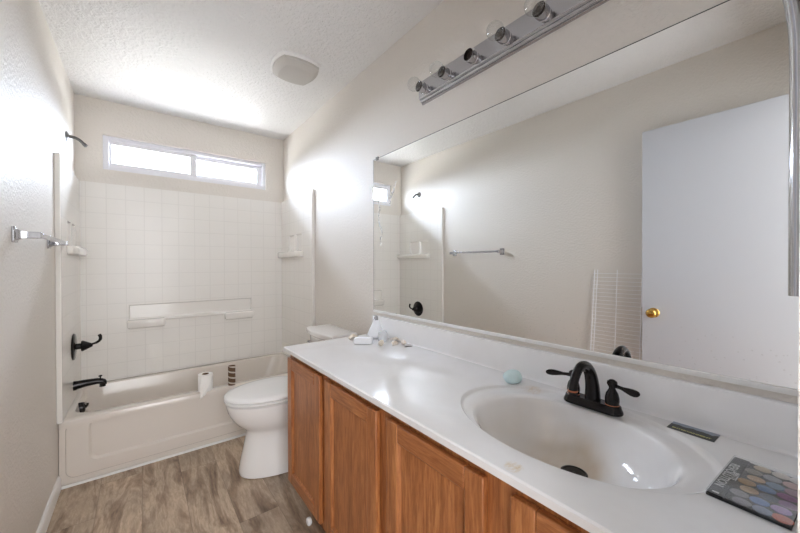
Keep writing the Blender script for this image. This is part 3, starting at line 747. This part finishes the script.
# crumpled white packet
e_ = MB((1.318, 1.535, ZC)); L = []
for i, (z, g) in enumerate(((.0005, .006), (.004, 0), (.026, .0), (.033, .005))):
    L.append([(1.318+(x*math.cos(-.75)-y*math.sin(-.75)), 1.535+(x*math.sin(-.75)+y*math.cos(-.75)), ZC+z+(.002*math.sin(k_*2.3) if i > 1 else 0)) for k_, (x, y) in enumerate(rrect(-.050+g, .050-g, -.022+g, .022-g, .008, 4))])
e_.loft(L); pk = e_.build('soap_bar', M_led, bevel=.002); tag(pk, 'white wrapped bar lying beside the seashells', 'soap bar')
# hairpin
e_ = MB((1.50, 1.33, ZC)); e_.tube([(1.483, 1.325, ZC+.0015), (1.462, 1.338, ZC+.002), (1.444, 1.340, ZC+.0015)], .0012, 8); e_.tube([(1.483, 1.325, ZC+.0015), (1.463, 1.332, ZC+.002), (1.445, 1.333, ZC+.0015)], .0010, 8)
tag(e_.build('hairpin', M_black), 'thin dark hairpin lying on the countertop near the backsplash', 'hairpin')

def text(name, s, size, loc, rot, mat, parent, squeeze=1):
    cu = bpy.data.curves.new(name, 'FONT'); cu.body = s; cu.size = size; cu.extrude = .0001; cu.offset = .0003; cu.align_x = 'CENTER'; cu.align_y = 'CENTER'
    o = bpy.data.objects.new(name, cu); COL.objects.link(o)
    bpy.context.view_layer.update()
    me = bpy.data.meshes.new_from_object(o); bpy.data.objects.remove(o)
    o = bpy.data.objects.new(name, me); COL.objects.link(o); me.materials.append(mat); o.parent = parent
    o.location = loc; o.rotation_euler = rot; o.scale = (squeeze, 1, 1); return o
# sticker card
A_ = Vector((1.459, .255, 0)); B_ = Vector((1.455, .171, 0)); rz_ = math.atan2((B_-A_).y, (B_-A_).x)
cd = thing('sticker_card', (1.477, .2110, ZC), 'small black card with yellow lettering lying right of the faucet', 'card')
cd.rotation_euler = (0, 0, rz_)
def cmat():
    m = plain('card_print', srgb(30, 36, 34), .3); p = m.opos(); sp_ = m.n('ShaderNodeSeparateXYZ'); m.l(p, sp_.inputs[0])
    n1 = m.math('MULTIPLY', m.math('SUBTRACT', m.noise(m.opos(), 45, 3), .5), .030)
    f = m.math('GREATER_THAN', m.math('ADD', sp_.outputs[1], n1), .010)
    m.col(m.mix(f, srgb(30, 36, 34), srgb(140, 150, 168))); return m.m
e_ = MB(); e_.box(-.046, .046, -.028, .028, .0008, .0016); e_.build('card', cmat(), cd)
text('lettering', 'ENTERTAINMENT', .0095, (.0, -.016, .0018), (0, 0, 0), plain('card_yellow', srgb(206, 206, 140), .5).m, cd)
# eyeshadow palette
pa = thing('eyeshadow_palette', (1.291, .085, ZC), 'flat black eyeshadow palette with coloured pans under a clear lid', 'makeup palette')
# local axes: u along +y->-y (strip edge to far pans) , v along x
PX, PY = .098, .052
pa.location = (1.288, .080, ZC+.0005); pa.rotation_euler = (0, 0, math.radians(-4))
e_ = MB(); e_.box(-PX, PX, -PY, PY, .0, .0045); e_.build('tray', M_black, pa, bevel=.0012)

NAVY = [  # seven rows of three pans, tones read off the palette
 [(205,186,158),(226,214,202),(232,226,222)], [(150,142,130),(170,170,176),(214,176,172)], [(196,160,120),(126,150,176),(176,138,150)],
 [(186,152,112),(112,146,188),(140,66,130)], [(202,170,132),(120,134,146),(162,128,168)], [(150,146,144),(110,142,196),(170,140,190)], [(140,136,140),(128,136,160),(214,112,88)]]
for i in range(7):
    for j in range(3):
        e_ = MB(); n = 20; u = .084 - i*.0275; v = .012 - j*.0255 + (.004 if i % 2 else -.004)
        v = max(min(v, .030), -.040)
        lo = [[(u+rx*math.cos(2*PI*k_/n), v+ry*math.sin(2*PI*k_/n), z) for k_ in range(n)] for rx, ry, z in ((.0120, .0125, .0046), (.0120, .0125, .0056), (.0108, .0113, .0059))]
        e_.loft(lo); c = NAVY[i][j]; nm = 'shadow_tone'
        e_.build('pan', plain(nm, srgb(*c), .6).m, pa)
e_ = MB(); e_.box(-PX+.001, PX-.001, .0285, PY-.001, .0047, .0066); e_.build('title_strip', M_black, pa)
M_lett = plain('pale_lettering', srgb(226, 224, 222), .5).m
text('title', 'REVOLUTION', .0185, (.0, .0430, .0068), (0, 0, PI), M_lett, pa, 1.05)
text('subtitle', 'MATTE', .0105, (.004, .0325, .0068), (0, 0, PI), M_lett, pa, 1.1)
e_ = MB(); e_.box(-PX+.008, -PX+.013, .036, .045, .0066, .0069); e_.build('emblem', M_lett, pa)
e_ = MB(); e_.box(-PX, PX, -PY, PY, .0072, .0104); e_.build('clear_lid', M_case, pa, bevel=.001)

# ============================================================ BY THE LEFT WALL (seen in the mirror)
ws = thing('wire_shelf', (.02, .87, 0), 'white wire closet shelf leaning upright on left wall behind the door', 'wire shelf')
M_wire = plain('white_coated_wire', srgb(240, 240, 242), .4).m
def lean(z): return .030 - .022*z/1.22
e_ = MB()
for yy in (1.098, 1.078, .925, .775, .70):
    sk = -.05 if yy > 1.0 else -.025
    e_.tube([(lean(0), yy+.02, .004), (lean(1.22), yy+.02+sk, 1.225)], .0028, 8)
child(e_, 'long_rods', M_wire, ws)
e_ = MB()
for i in range(43):
    z = .03 + i*.0278; e_.tube([(lean(z)+.004, 1.075+.045*(1-z/1.22), z), (lean(z)+.004, .695, z)], .0017, 6)
child(e_, 'cross_wires', M_wire, ws)

# ============================================================ ON THE NEAR WALL
rl = thing('chrome_rail', (1.0, YN, 1.42), 'tall narrow chrome rail with outward curved top beside the doorway', 'rail')
e_ = MB(); pts = bez([(1.005, .0245, 1.229), (1.005, .0245, 1.36), (1.005, .0245, 1.50), (1.003, .0262, 1.56), (.998, .034, 1.615), (.99, .052, 1.68), (.985, .075, 1.73)], 6)
e_.tube(pts, [(.010, .0068)]*len(pts), 16)
child(e_, 'rail', M_chrome, rl, smooth=60)
for z in (1.27, 1.50):
    e_ = MB(); e_.lathe([(.009, 0), (.009, .008)], (1.005, YN, z), 'y', 16); child(e_, 'mount', M_chrome, rl)

# white rubber bumper on the floor by the toe kick
e_ = MB((1.012, 1.552, 0)); e_.lathe([(.0001, 0), (.016, .001), (.018, .006), (.018, .016), (.015, .020), (.0001, .0215)], (1.005, 1.552, .0195), 'x', 24)
e_.box(1.010, 1.024, 1.545, 1.559, 0, .012)
tag(e_.build('door_stop', M_seat, bevel=.001), 'small white round bumper on the floor under the vanity end', 'door stop')
